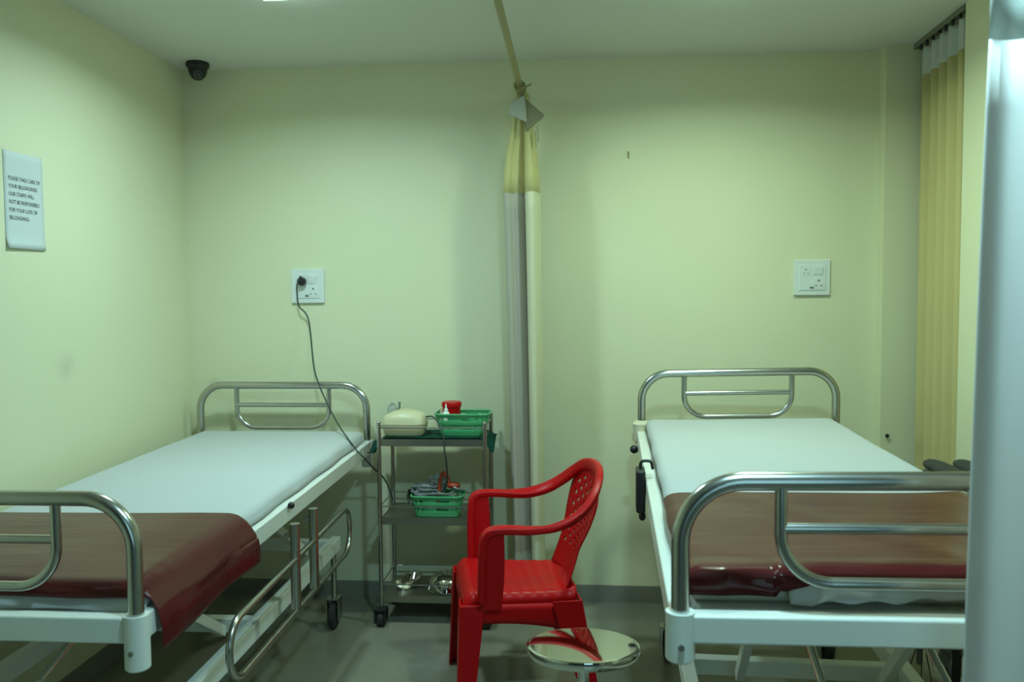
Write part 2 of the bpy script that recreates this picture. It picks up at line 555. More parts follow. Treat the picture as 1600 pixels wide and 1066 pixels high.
# dome camera
t = thing('dome_camera', 'black dome security camera on the ceiling in the left back corner', 'camera', (-1.778, 3.893, H))
bm = B(); lathe(bm, [(0, 0), (.052, 0), (.054, -.006), (.053, -.020), (.047, -.026), (.0, -.026)][::-1], 28)
obj('base_ring', bm, 'black_plastic', t)
bm = B(); lathe(bm, [(0, -.082), (.014, -.080), (.026, -.073), (.036, -.060), (.042, -.044), (.045, -.026), (0, -.024)], 28)
obj('dome', bm, 'black_plastic', t)
R = Matrix.Rotation(radians(28), 3, 'Z') @ Matrix.Rotation(radians(116), 3, 'X')
bm = B(); lathe(bm, [(.0, .0), (.021, .0), (.021, .008), (.014, .009), (.013, .005), (0, .005)], 24, Vector((0, 0, -.046)) + R @ Vector((0, 0, .034)), R)
obj('lens_ring', bm, 'lens_ring', t)
bm = B(); lathe(bm, [(0, .004), (.012, .005), (.008, .009), (0, .011)], 20, Vector((0, 0, -.046)) + R @ Vector((0, 0, .034)), R)
obj('lens', bm, 'lens', t)

# small fixings
bm = B(); box(bm, -.004, .004, -.006, 0, -.016, .016); o = obj('wall_bracket', bm, 'rod', None, mods=[bevel(.001)]); o.location = (.259, YW, 2.157)
tag(o, 'tiny brown wall clip high on the back wall, right of the rod end', 'clip')
bm = B(); lathe(bm, [(0, 0), (.004, 0), (.004, .010), (.009, .011), (.009, .014), (0, .015)], 14, (0, 0, 0), Matrix.Rotation(pi / 2, 3, 'X')); o = obj('wall_screw', bm, 'black_plastic', None); o.location = (1.436, 3.932, .838)
tag(o, 'small black screw head low on the corner pier above the right bed', 'screw')

# ------------------------------------------------------------------ beds
W2 = 0.41        # half distance between post centres
def build_bed(name, label, loc, rz, L, top, slope, roll, group, side_rail, bow, sock, fb_h):
    """local x across, y from foot (0) to head (L); top = height of the deck frame's upper face at the head"""
    t = thing(name, label, 'bed', loc, rz, group)
    def D(p):
        p = Vector(p)
        return Vector((p.x, p.y, p.z + top - slope * (L - p.y) + roll * p.x))
    # deck frame: side rails, end bars, slatted platform
    bm = B()
    for s in (-1, 1):
        box(bm, s * W2 - .02, s * W2 + .02, .02, L - .02, -.060, 0, D)
    obj('deck_frame', bm, 'enamel', t, mods=[bevel(.005)])
    for y, nm in ((0, 'foot_bar'), (L, 'head_bar')):
        bm = B(); box(bm, -W2 + .022, W2 - .022, y - .016, y + .024, -fb_h, -.002, D)
        obj(nm, bm, 'enamel', t, mods=[bevel(.005)])
    bm = B()
    for k in range(4):
        y0 = .05 + k * (L - .1) / 4
        box(bm, -W2 + .021, W2 - .021, y0 + .004, y0 + (L - .1) / 4 - .004, -.022, -.012, D)
    obj('deck_panels', bm, 'enamel', t, mods=[bevel(.002)])
    for y in (0, L):
        for s in (-1, 1):
            bm = B()
            tube(bm, [D((s * W2, y, q)) for q in (-sock, -sock + .004, -.02, .002)], [.024, .028, .028, .028], 16)
            so = obj('post_socket', bm, 'enamel', t)
            if y == 0:
                bm = B(); cyl(bm, D((s * W2, y - .027, -sock * .62)), D((s * W2, y - .033, -sock * .62)), .006, 10)
                obj('bolt', bm, 'steel', so)
    # end boards of bent tube
    for y, nm in ((0, 'footboard'), (L, 'headboard')):
        bm = B()
        top_z = .285 * bow - .018
        tube(bm, [D(p) for p in fillet([(-W2, y, -.03), (-W2, y, top_z), (W2, y, top_z), (W2, y, -.03)], .115, 12)], .0175, 14)
        hb = obj(nm, bm, 'steel', t)
        xi = W2 - .183
        bm = B()
        tube(bm, [D(p) for p in fillet([(-xi, y, top_z), (-xi, y, .062 * bow), (xi, y, .062 * bow), (xi, y, top_z)], .095, 12)], .0118, 12)
        tube(bm, [D((-xi, y, .172 * bow)), D((xi, y, .172 * bow))], .0105, 12)
        obj('inner_rails', bm, 'steel', hb)
    # undercarriage
    bx = .315
    zb0, zb1 = .345, .405
    bm = B()
    for s in (-1, 1):
        box(bm, s * bx - .02, s * bx + .02, .16, L - .22, zb0, zb1)
    for y in (.20, .95, L - .26):
        box(bm, -bx + .02, bx - .02, y - .02, y + .02, zb0 + .004, zb1 - .006)
    obj('base_frame', bm, 'enamel', t, mods=[bevel(.004)])
    for s in (-1, 1):
        for (ya, yb) in ((.34, .86), (L - .95, L - .40)):
            bm = B()
            bar(bm, D((s * .20, ya, -.055)), (s * .20 + .03, yb, zb1 - .02), .034, .024, (1, 0, 0))
            obj('lift_arm', bm, 'enamel', t, mods=[bevel(.003)])
    bm = B()
    tube(bm, [D((-.20, .34, -.075)), D((.20, .34, -.075))], .016, 12)
    tube(bm, [D((-.20, L - .95, -.075)), D((.20, L - .95, -.075))], .016, 12)
    for s in (-.08, .08):
        tube(bm, [D((s, .10, -.09)), D((s, 1.2, -.10))], .011, 10)
    obj('lift_shaft', bm, 'enamel_dark', t)
    for s in (-.12, .12):
        bm = B()
        tube(bm, fillet([D((s, .24, -.15)), D((s, .07, -.20)), D((s, .06, -.27)), D((s + .06, .05, -.27))], .02, 5), .009, 10)
        ch = obj('crank_handle', bm, 'chrome', t)
        bm = B(); ball(bm, D((s + .075, .05, -.27)), .022, .015, .015)
        obj('crank_knob', bm, 'chrome', ch)
    for s in (-1, 1):
        for y in (.20, L - .27):
            bm = B()
            tube(bm, [(s * bx, y, .135), (s * bx, y, zb0 + .03)], .013, 12)
            box(bm, s * bx - .030, s * bx - .024, y - .035, y + .02, .045, .140)
            box(bm, s * bx + .024, s * bx + .030, y - .035, y + .02, .045, .140)
            box(bm, s * bx - .030, s * bx + .030, y - .035, y + .02, .136, .142)
            ca = obj('caster', bm, 'steel', t)
            bm = B()
            lathe(bm, [(0, -.016), (.050, -.016), (.060, -.011), (.0625, 0), (.060, .011), (.050, .016), (0, .016)], 24, (s * bx, y - .012, .0625), Matrix.Rotation(pi / 2, 3, 'Y'))
            obj('wheel', bm, 'rubber_tyre', ca)
    if side_rail:
        x = W2 + .055
        y0, y1, ya, yb = side_rail
        z1, z0 = -.20, -.37
        bm = B()
        tube(bm, fillet([(x, y0, z0 + top), (x, y0 - .02, z1 + top), (x, y1, z1 + top + .025), (x, y1 + .02, z0 + top + .01)], .085, 10, closed=True), .0105, 12, closed=True)
        sr = obj('side_rail', bm, 'steel', t)
        for y in (ya, yb):
            bm = B()
            tube(bm, [(x - .004, y, top - .36), (x - .004, y, top - .07)], .017, 12)
            cyl(bm, D((W2 + .018, y, -.10)), (x, y, top - .10), .010)
            obj('post', bm, 'steel', sr)
    return t, D

bl_x, bl_y, bl_L = -1.402, 1.78, 2.115
bedL, DL = build_bed('hospital_bed', 'hospital bed against the left wall with side rail folded down', (bl_x, bl_y, 0), 0.0, bl_L, .806, .012, 0.0, 'adjustable hospital beds', (.375, 1.57, .92, 1.12), 1.0, .124, .062)
br_rz = radians(-2.6)
br_x, br_y, br_L = .608, 1.545, 2.10
bedR, DR = build_bed('hospital_bed', 'higher hospital bed on the right, with black handset on its left rail', (br_x, br_y, 0), br_rz, br_L, .908, .001, 0.020, 'adjustable hospital beds', None, .94, .092, .056)

# bits on the right bed
bm = B()
tube(bm, [DR((-W2 - .002, br_L, z)) for z in (-.045, -.03, .0, .03, .045)], [.036, .04, .034, .038, .024], 14)
obj('post_wrap', bm, 'cream_rag', bedR)['label'] = 'cream cloth wrapped round the head post'
bm = B(); ball(bm, DR((-W2 - .035, br_L - .10, -.065)), .018, .018, .018)
obj('lock_knob', bm, 'black_plastic', bedR)
bm = B(); ball(bm, (W2 + .03, .95, .79), .012, .012, .012); obj('lock_knob', bm, 'black_plastic', bedL)
bm = B(); ball(bm, (W2 - .085, .26, .375), .018, .018, .018); obj('lock_knob', bm, 'black_plastic', bedL)

def world_from(root_loc, rz):
    R_ = Matrix.Translation(Vector(root_loc)) @ Matrix.Rotation(rz, 4, 'Z')
    return R_
TL = world_from((bl_x, bl_y, 0), 0); TR = world_from((br_x, br_y, 0), br_rz)

# black handset hanging on the right bed's left rail
t = thing('bed_handset', 'black box handset hung on the left rail of the right bed', 'remote', TR @ DR((-W2 - .036, 1.16, -.040)), br_rz)
bm = B(); box(bm, -.015, .015, -.045, .045, -.070, .070); obj('casing', bm, 'black_plastic', t, mods=[bevel(.008, 3)])
bm = B(); tube(bm, fillet([(.0, 0, .07), (.0, 0, .095), (.035, 0, .095), (.04, 0, .068)], .012, 5), .005, 8); obj('hook', bm, 'black_plastic', t)
bm = B(); ball(bm, (.006, .0, -.088), .012, .018, .016); obj('cable_gland', bm, 'black_plastic', t)

def mattress(name, label, T, rz, loc, D, L, thick, cat, grp, y_foot):
    o_ = thing(name, label, cat, loc, rz, grp)
    bm = B()
    hw = W2 - .024
    box(bm, -hw, hw, y_foot, L - .035, -.0115, thick, D)
    obj('core', bm, 'mattress', o_, mods=[bevel(.022, 4)])
    return o_
mattress('mattress', 'cream mattress on the left bed under its white sheet', TL, 0, (bl_x, bl_y, 0), DL, bl_L, .050, 'mattress', 'bed mattresses', .06)
mattress('mattress', 'cream mattress on the right bed, its near left corner bare', TR, br_rz, (br_x, br_y, 0), DR, br_L, .050, 'mattress', 'bed mattresses', .075)

def wob(x, y, s=0.0):
    return sin(x * 7.1 + s) * cos(y * 5.3 + s * 2) * .5 + sin(x * 13.0 - y * 9.0 + s * 3) * .3 + sin(y * 23 + x * 4 + s) * .2

def drape(bm, D, xs_, ys_, ztop, nu, nv, seed, amp=.002, fn=None):
    """cloth over the mattress: xs_, ys_ = lists of (pos, drop) cross profiles"""
    def along(prof, u):
        L_ = [0]
        for a, b in zip(prof[:-1], prof[1:]):
            L_.append(L_[-1] + math.hypot(b[0] - a[0], b[1] - a[1]))
        d = u * L_[-1]
        for i in range(len(prof) - 1):
            if d <= L_[i + 1] + 1e-9:
                f = (d - L_[i]) / max(1e-9, L_[i + 1] - L_[i])
                return prof[i][0] + (prof[i + 1][0] - prof[i][0]) * f, prof[i][1] + (prof[i + 1][1] - prof[i][1]) * f
        return prof[-1]
    def f(u, v):
        x, dx = along(xs_, u); y, dy = along(ys_, v)
        dd = max(dx, dy)
        p = Vector((x, y, ztop - dd))
        w = wob(x, y, seed)
        p.z += amp * (w + .9) if dd < .012 else amp * w
        if dd >= .012:
            sgn = 1 if x > 0 else -1
            if dx > .012: p.x += sgn * (amp * 1.6 * (w + 1.0) + .004 * sin(y * 17 + seed) * min(1, dx / .06))
            if dy > .012 and dx <= .012: p.y -= (.004 * (w + 1.0) + .006 * (sin(x * 19 + seed) + 1) * min(1, dy / .05))
        if fn: p = fn(p, u, v)
        return D(p)
    grid(bm, nu, nv, f)

hw = W2 - .024
ZS = .0525
# white sheets
def side(xe, drop, out=.004):
    return [(xe - .02, 0), (xe - .008, .004), (xe + out * .5, .014), (xe + out, drop)]
def prof_x(l_drop, r_drop, l_out=.004, r_out=.004):
    R_ = side(hw, r_drop, r_out)
    Lf = [(-x, d) for x, d in side(hw, l_drop, l_out)][::-1]
    return Lf + R_
def prof_y(y0, y1, d0, d1):
    return [(y0 - .018, d0 + .008), (y0 - .006, d0), (y0 - .002, .014), (y0 + .008, .004), (y0 + .02, 0), (y1 - .02, 0), (y1 - .008, .004), (y1 + .002, .014), (y1 + .003, d1)]
bm = B(); drape(bm, DL, prof_x(.035, .046, .004, .018), prof_y(.056, bl_L - .035, .047, .04), ZS, 70, 110, 1.0, .0012)
o = obj('bed_sheet', bm, 'sheet', None, mods=[solid(.0012, 1.0)]); o.location = (bl_x, bl_y, 0)
tag(o, 'white sheet stretched over the left bed mattress', 'bed sheet', 'white bed sheets')
def lift_corner(p, u, v):
    return p
bm = B(); drape(bm, DR, prof_x(.030, .035), prof_y(.10, br_L - .035, .012, .04), ZS, 70, 110, 2.2, .0016)
o = obj('bed_sheet', bm, 'sheet', None, mods=[solid(.0012, 1.0)]); o.location = (br_x, br_y, 0); o.rotation_euler = (0, 0, br_rz)
tag(o, 'white sheet over the right bed mattress, bunched at the foot end', 'bed sheet', 'white bed sheets')
# bunched tail of the right sheet at the foot
bm = B()
def ftail(u, v):
    x = -.20 + u * .565
    lift = .010 * sin(u * 23) * sin(v * 6) + .006 * sin(u * 41 + v * 3)
    y = .068 - .030 * v - .012 * sin(u * 9) * v
    z = .046 - .034 * v ** 1.2 + lift * (.3 + .7 * v) * .6
    if u < .12: z -= (.12 - u) * .10
    z = max(z, .004)
    return DR((x, y, z))
grid(bm, 60, 10, ftail)
par = o
bm2 = bm
tail = obj('sheet_tail', bm2, 'sheet', par, mods=[solid(.0015, 1.0)])

# maroon rubber sheets
ZR = ZS + .003
bm = B()
xs_l = [(-hw - .006, .03), (-hw - .003, .012), (-hw + .01, .003), (-hw + .03, 0), (hw - .02, 0), (hw - .004, .003), (hw + .012, .009), (hw + .034, .034), (W2 + .026, .060), (W2 + .032, .10), (W2 + .032, .148)]
ys_l = [(.040, .030), (.046, .014), (.058, .003), (.075, 0), (.62, 0)]
def fn_l(p, u, v):
    # hem at the hanging side is pulled lower toward the foot
    if p.x > W2 + .02 and p.z < -.02:
        p.x += .006 * sin(p.y * 14)
        k = (p.y - .05) / .6
        p.z += -.006 + .012 * k
    p.y += (.010 if v > .5 else 0) * sin(p.x * 5) * (v - .5)
    return p
drape(bm, DL, xs_l, ys_l, ZR, 110, 60, 3.0, .0028, fn_l)
o = obj('rubber_sheet', bm, 'rubber', None, mods=[solid(.0016, 1.0)]); o.location = (bl_x, bl_y, 0)
tag(o, 'maroon rubber sheet across the foot of the left bed, hanging over its side rail', 'rubber sheet', 'maroon rubber sheets')
bm = B()
xs_r = [(-hw - .010, .022), (-hw - .006, .010), (-hw + .01, .003), (-hw + .03, 0), (hw - .02, 0), (hw - .004, .006), (hw + .006, .016), (hw + .010, .05)]
ys_r = [(.076, .044), (.068, .030), (.074, .014), (.092, .003), (.115, 0), (.70, 0)]
def fn_r(p, u, v):
    if v < .16:
        k = (.16 - v) / .16
        puff = max(0, 1 - abs((u - .10) / .16))
        p.y -= .030 * puff * sin(min(1, k * 1.2) * pi * .8)
        p.z += .006 * puff * sin(k * pi)
        p.y -= .006 * sin(u * 31) * k
        if u > .22: p.z += .012 * k
    p.z += .0025 * max(0, sin(u * 9 + v * 5 + 1)) ** 6
    return p
drape(bm, DR, xs_r, ys_r, ZR + .001, 110, 80, 5.0, .003, fn_r)
o = obj('rubber_sheet', bm, 'rubber', None, mods=[solid(.0016, 1.0)]); o.location = (br_x, br_y, 0); o.rotation_euler = (0, 0, br_rz)
tag(o, 'maroon rubber sheet across the foot of the right bed, glossy at its front fold', 'rubber sheet', 'maroon rubber sheets')

# ------------------------------------------------------------------ instrument trolley
tx, ty = -.640, 3.805
tr = thing('instrument_trolley', 'three tier stainless steel trolley between the two beds', 'trolley', (tx, ty, 0))
hx, hy = .240, .140
SH = [.848, .489, .130]
for s in (-1, 1):
    for q in (-1, 1):
        bm = B(); tube(bm, [(s * hx, q * hy, .085), (s * hx, q * hy, .930)], .0095, 12)
        ball(bm, (s * hx, q * hy, .930), .0105, .0105, .006)
        obj('post', bm, 'steel', tr)
        bm = B()
        tube(bm, [(s * hx, q * hy, .074), (s * hx, q * hy, .10)], .008, 10)
        box(bm, s * hx - .027, s * hx - .017, q * hy - .040, q * hy + .016, .020, .078)
        box(bm, s * hx + .017, s * hx + .027, q * hy - .040, q * hy + .016, .020, .078)
        box(bm, s * hx - .027, s * hx + .027, q * hy - .040, q * hy + .016, .074, .082)
        ca = obj('caster', bm, 'black_plastic', tr)
        bm = B(); lathe(bm, [(0, -.014), (.032, -.014), (.037, -.008), (.037, .008), (.032, .014), (0, .014)], 20, (s * hx, q * hy - .010, .037), Matrix.Rotation(pi / 2, 3, 'Y'))
        obj('wheel', bm, 'rubber_tyre', ca)
for z in SH:
    bm = B()
    ix, iy = hx - .006, hy - .004
    box(bm, -ix, ix, -iy, iy, z, z + .003)
    for (a, b, c, d) in ((-ix, ix, -iy - .002, -iy), (-ix, ix, iy, iy + .002), (-ix - .002, -ix, -iy, iy), (ix, ix + .002, -iy, iy)):
        box(bm, a, b, c, d, z - .026, z + .006)
    obj('shelf', bm, 'shelf_steel', tr, smooth=False)
    bm = B(); e = .058
    tube(bm, [(-hx, -hy, z + e), (hx, -hy, z + e)], .003, 8)
    tube(bm, [(-hx, hy, z + e), (hx, hy, z + e)], .003, 8)
    tube(bm, [(-hx, -hy, z + e), (-hx, hy, z + e)], .003, 8)
    tube(bm, [(hx, -hy, z + e), (hx, hy, z + e)], .003, 8)
    obj('guard_rail', bm, 'steel', tr)
T0 = Vector((tx, ty, 0))
zt = [z + .0035 for z in SH]

# green cloth under the top shelf's things, hanging at both ends
bm = B()
def fgc(u, v):
    x = -.300 + u * .575; y = -.118 + v * .235
    z = zt[0] + .003 + .0012 * (sin(x * 30) * cos(y * 40) + 1)
    if x < -.222: z -= min(.075, (-.222 - x) * 1.5) * (.75 + .25 * sin(v * 7 + .6))
    if x > .222: z -= min(.065, (x - .222) * 1.4) * (.6 + .4 * cos(v * 4))
    return (x, y, z + (.018 if abs(x) > .214 and abs(x) < .245 else 0) * 0)
grid(bm, 60, 24, fgc)
o = obj('green_cloth', bm, 'green_cloth', None, mods=[solid(.002, 1.0)]); o.location = T0
tag(o, 'dark green cloth lining the trolley top, its ends drooping over both sides', 'cloth')

ztop = zt[0] + .0085
# ivory appliance with domed top
t = thing('ivory_device', 'ivory plastic medical unit with rounded top on the trolley top shelf, left side', 'medical device', (tx - .140, ty - .035, ztop))
bm = B()
def body_ring(z, sx, sy, n=28):
    out = []
    for k in range(n):
        a = 2 * pi * k / n
        ca, sa = cos(a), sin(a); e = .42
        out.append(bm.verts.new((sx * math.copysign(abs(ca) ** e, ca), sy * math.copysign(abs(sa) ** e, sa), z)))
    return out
def stack(rings_):
    for a, b in zip(rings_[:-1], rings_[1:]):
        n = len(a)
        for k in range(n): bm.faces.new((a[k], a[(k + 1) % n], b[(k + 1) % n], b[k]))
    bm.faces.new(rings_[0][::-1]); bm.faces.new(rings_[-1])
stack([body_ring(0, .085, .062), body_ring(.008, .092, .070), body_ring(.050, .100, .076)])
obj('lower_shell', bm, 'ivory', t)
bm = B(); stack([body_ring(.050, .096, .073), body_ring(.053, .096, .073)]); obj('seam', bm, 'ivory_dark', t)
bm = B()
r_ = [body_ring(.053, .100, .076), body_ring(.078, .097, .072)]
rr = body_ring(.092, .086, .058)
for v in rr: v.co.z += .014 * (1 - (v.co.x / .086) ** 2)
r_.append(rr)
rr = body_ring(.097, .070, .040)
for v in rr: v.co.z += .018 * (1 - (v.co.x / .075) ** 2)
r_.append(rr)
stack(r_)
obj('lid', bm, 'ivory', t)
# clear cup behind the appliance
t = thing('clear_cup', 'small clear plastic medicine chamber behind the ivory unit', 'medical cup', (tx - .225, ty + .075, ztop))
bm = B(); lathe(bm, [(0, 0), (.016, 0), (.020, .05), (.022, .105), (.018, .115), (.008, .13), (0, .13)], 20); obj('cup', bm, 'clear', t)
bm = B(); tube(bm, [(.02, 0, .095), (.034, 0, .105), (.036, 0, .135)], .006, 10); obj('spout', bm, 'clear_grey', t)

def basket(name, label, loc, w, d, h, flare=.80):
    t = thing(name, label, 'basket', loc, 0, 'green plastic baskets on the trolley')
    def ring(bm, z, k, n=40, dx=0):
        out = []
        for i in range(n):
            a = 2 * pi * i / n; ca, sa = cos(a), sin(a); e = .35
            out.append(bm.verts.new((w * k * math.copysign(abs(ca) ** e, ca), d * k * math.copysign(abs(sa) ** e, sa), z)))
        return out
    bm = B()
    prev = None; rows = 7
    for j in range(rows + 1):
        f = j / rows
        cur = ring(bm, h * f, flare + (1 - flare) * f)
        if prev:
            for i in range(40):
                if j in (3, 6) and i % 2 == 0: continue   # slots through the side
                bm.faces.new((prev[i], prev[(i + 1) % 40], cur[(i + 1) % 40], cur[i]))
        else:
            bm.faces.new(cur[::-1])
        prev = cur
    obj('body', bm, 'green_plastic', t, mods=[solid(.002, 1.0)])
    bm = B()
    n = 40; pts = []
    for i in range(n):
        a = 2 * pi * i / n; ca, sa = cos(a), sin(a); e = .35
        pts.append((w * math.copysign(abs(ca) ** e, ca), d * math.copysign(abs(sa) ** e, sa), h))
    tube(bm, pts, .005, 8, closed=True)
    obj('rim', bm, 'green_plastic', t)
    return t
basket('green_basket', 'green slotted plastic basket on the trolley top shelf, holding a red pot', (tx + .125, ty + .005, ztop), .125, .080, .095)
basket('green_basket', 'green slotted plastic basket on the trolley middle shelf, heaped with tubing', (tx + .012, ty - .045, zt[1] + .003), .120, .075, .090)

# red pot, bottle standing in / before the top basket
t = thing('red_pot', 'red plastic pot with flat lid standing in the upper green basket', 'pot', (tx + .070, ty + .012, ztop + .0035))
bm = B(); lathe(bm, [(0, 0), (.036, 0), (.038, .004), (.042, .120), (0, .120)], 28); obj('body', bm, 'red_plastic', t)
bm = B(); lathe(bm, [(0, .1205), (.046, .1205), (.047, .134), (.043, .142), (0, .144)], 28); obj('lid', bm, 'red_plastic', t)
t = thing('white_bottle', 'small white squeeze bottle with a nozzle in front of the red pot', 'bottle', (tx + .050, ty - .030, ztop + .0035))
bm = B(); lathe(bm, [(0, 0), (.018, 0), (.020, .006), (.020, .082), (.016, .095), (.009, .102), (0, .102)], 20); obj('body', bm, 'bottle', t)
bm = B(); lathe(bm, [(0, .1025), (.010, .1025), (.009, .112), (.004, .118), (.003, .136), (0, .137)], 16); obj('nozzle', bm, 'bottle', t)
bm = B(); lathe(bm, [(0, 0), (.014, 0), (.015, .004), (.015, .085), (.010, .092), (.010, .108), (0, .108)], 16); o = obj('amber_vial', bm, 'ivory', None); o.location = (tx + .022, ty + .035, ztop + .0035)
tag(o, 'narrow cream vial at the left end of the upper green basket', 'vial')

# contents of the middle basket
zb = zt[1] + .003
rnd = random.Random(4)
def crumple(name, label, cat, c, r, m, seed, sq=(1, 1, 1)):
    bm = B()
    bmesh.ops.create_icosphere(bm, subdivisions=3, radius=1)
    rn = random.Random(seed)
    ph = [rn.uniform(0, 6) for _ in range(6)]
    for v in bm.verts:
        p = v.co
        k = 1 + .22 * sin(p.x * 5 + ph[0]) * sin(p.y * 6 + ph[1]) + .16 * sin(p.z * 9 + ph[2] + p.x * 4) + .08 * sin(p.y * 15 + ph[3])
        v.co = Vector((p.x * r * sq[0], p.y * r * sq[1], p.z * r * sq[2])) * k
    o = obj(name, bm, m, None, smooth=True)
    o.location = c
    return tag(o, label, cat)
crumple('plastic_bag', 'crumpled clear plastic bag at the left of the middle basket', 'plastic bag', (tx - .062, ty - .05, zb + .105), .046, 'clear', 1, (1.1, .9, .75))
crumple('plastic_bag', 'larger crumpled clear bag at the back of the middle basket, beside the orange tubing', 'plastic bag', (tx + .000, ty - .005, zb + .125), .050, 'clear', 5, (.95, .7, .9))
bm = B()
p_ = []
for k in range(90):
    a = k * .42
    p_.append((-.055 + .060 * cos(a) * (1 + .12 * sin(k * .7)), .01 + .042 * sin(a) * (1 + .2 * sin(k * .31)), .090 + .018 * sin(k * .53) + .0003 * k))
tube(bm, spline(p_, 2), .0042, 7)
o = obj('grey_tubing', bm, 'clear_grey', None); o.location = (tx + .01, ty - .045, zb)
tag(o, 'coil of smoky grey tubing spilling over the middle basket', 'tubing')
bm = B()
p_ = []
for k in range(44):
    a = k * .5
    p_.append((-.120 + .028 * cos(a), -.01 + .05 * sin(a * .9), .045 + .03 * sin(k * .37) + .0012 * k))
tube(bm, spline(p_, 2), .0045, 7)
o = obj('black_tubing', bm, 'cable', None); o.location = (tx + .01, ty - .02, zb)
tag(o, 'black looped tubing hanging off the left end of the middle basket', 'tubing')
t = thing('orange_bulb_tubing', 'orange red rubber tube loop standing in the middle basket, right half', 'rubber tubing', (tx + .040, ty - .055, zb + .115))
bm = B(); tube(bm, spline([(-.022, 0, -.03), (-.018, .004, .04), (.0, .006, .073), (.020, .002, .045), (.026, -.004, .012)], 8), .0085, 10); obj('tube', bm, 'orange', t)
bm = B(); ball(bm, (.045, .0, .016), .032, .02, .016); obj('bulb', bm, 'orange', t)
bm = B()
p_ = [(-.04, 0, 0), (-.01, .02, .012), (.03, 0, .018), (.06, -.02, .006), (.09, 0, -.004)]
tube(bm, spline(p_, 8), .006, 8); obj('connector', bm, 'clear_grey', t)
bm = B()
for i in range(4):
    z0 = .088 + .004 * i
    p_ = [(-.1 + .03 * i, -.05 + .02 * i, z0), (-.05 + .02 * i, -.062, z0 + .012), (.02 + .01 * i, -.03 - .01 * i, z0 + .004), (.08, -.052 + .02 * i, z0 + .006)]
    tube(bm, spline(p_, 8), .0028, 6)
o = obj('thin_tubing', bm, 'clear', None); o.location = (tx + .012, ty - .045, zb)
tag(o, 'thin clear tubes lying across the rim of the middle basket', 'tubing')
# lead from the ivory unit down to the middle basket
bm = B()
p_ = [(tx - .045, ty - .02, ztop + .08), (tx + .005, ty - .09, ztop + .085), (tx + .052, ty - .150, ztop + .03), (tx + .062, ty - .160, ztop - .06), (tx + .068, ty - .150, zb + .25), (tx + .062, ty - .10, zb + .16), (tx + .030, ty - .07, zb + .105), (tx + .005, ty - .06, zb + .098)]
tube(bm, spline(p_, 8), .0038, 8)
o = obj('device_lead', bm, 'cable', None)
tag(o, 'dark lead dropping from the ivory unit in front of the trolley to the middle basket', 'cable')
# steel ware on the bottom shelf
t = thing('steel_bowl', 'shiny steel bowl upside down on the trolley bottom shelf', 'bowl', (tx + .040, ty - .02, zt[2] + .002))
bm = B(); lathe(bm, [(.094, 0), (.098, .001), (.098, .004), (.092, .006), (.085, .030), (.066, .056), (.036, .072), (0, .077)], 32); obj('shell', bm, 'chrome', t)
bm = B(); lathe(bm, [(.028, .0745), (.028, .080), (.024, .080), (.024, .0755)], 24); obj('foot_ring', bm, 'chrome', t)
bm = B()
def kid(u, v):
    a = 2 * pi * u; z = v
    r = (.060 + .018 * v)
    x = r * 1.25 * cos(a); y = r * .62 * sin(a) + .018 * cos(a) ** 2
    return (x, y, .034 * v)
vv = grid(bm, 32, 4, kid); bmesh.ops.remove_doubles(bm, verts=bm.verts[:], dist=1e-5)
bmesh.ops.holes_fill(bm, edges=[e for e in bm.edges if e.is_boundary and all(v.co.z < .001 for v in e.verts)], sides=0)
o = obj('kidney_dish', bm, 'chrome', None, mods=[solid(.0015, 1.0)]); o.location = (tx - .138, ty + .01, zt[2] + .003); o.rotation_euler = (0, 0, 1.2)
tag(o, 'steel kidney dish at the left end of the trolley bottom shelf', 'kidney dish')

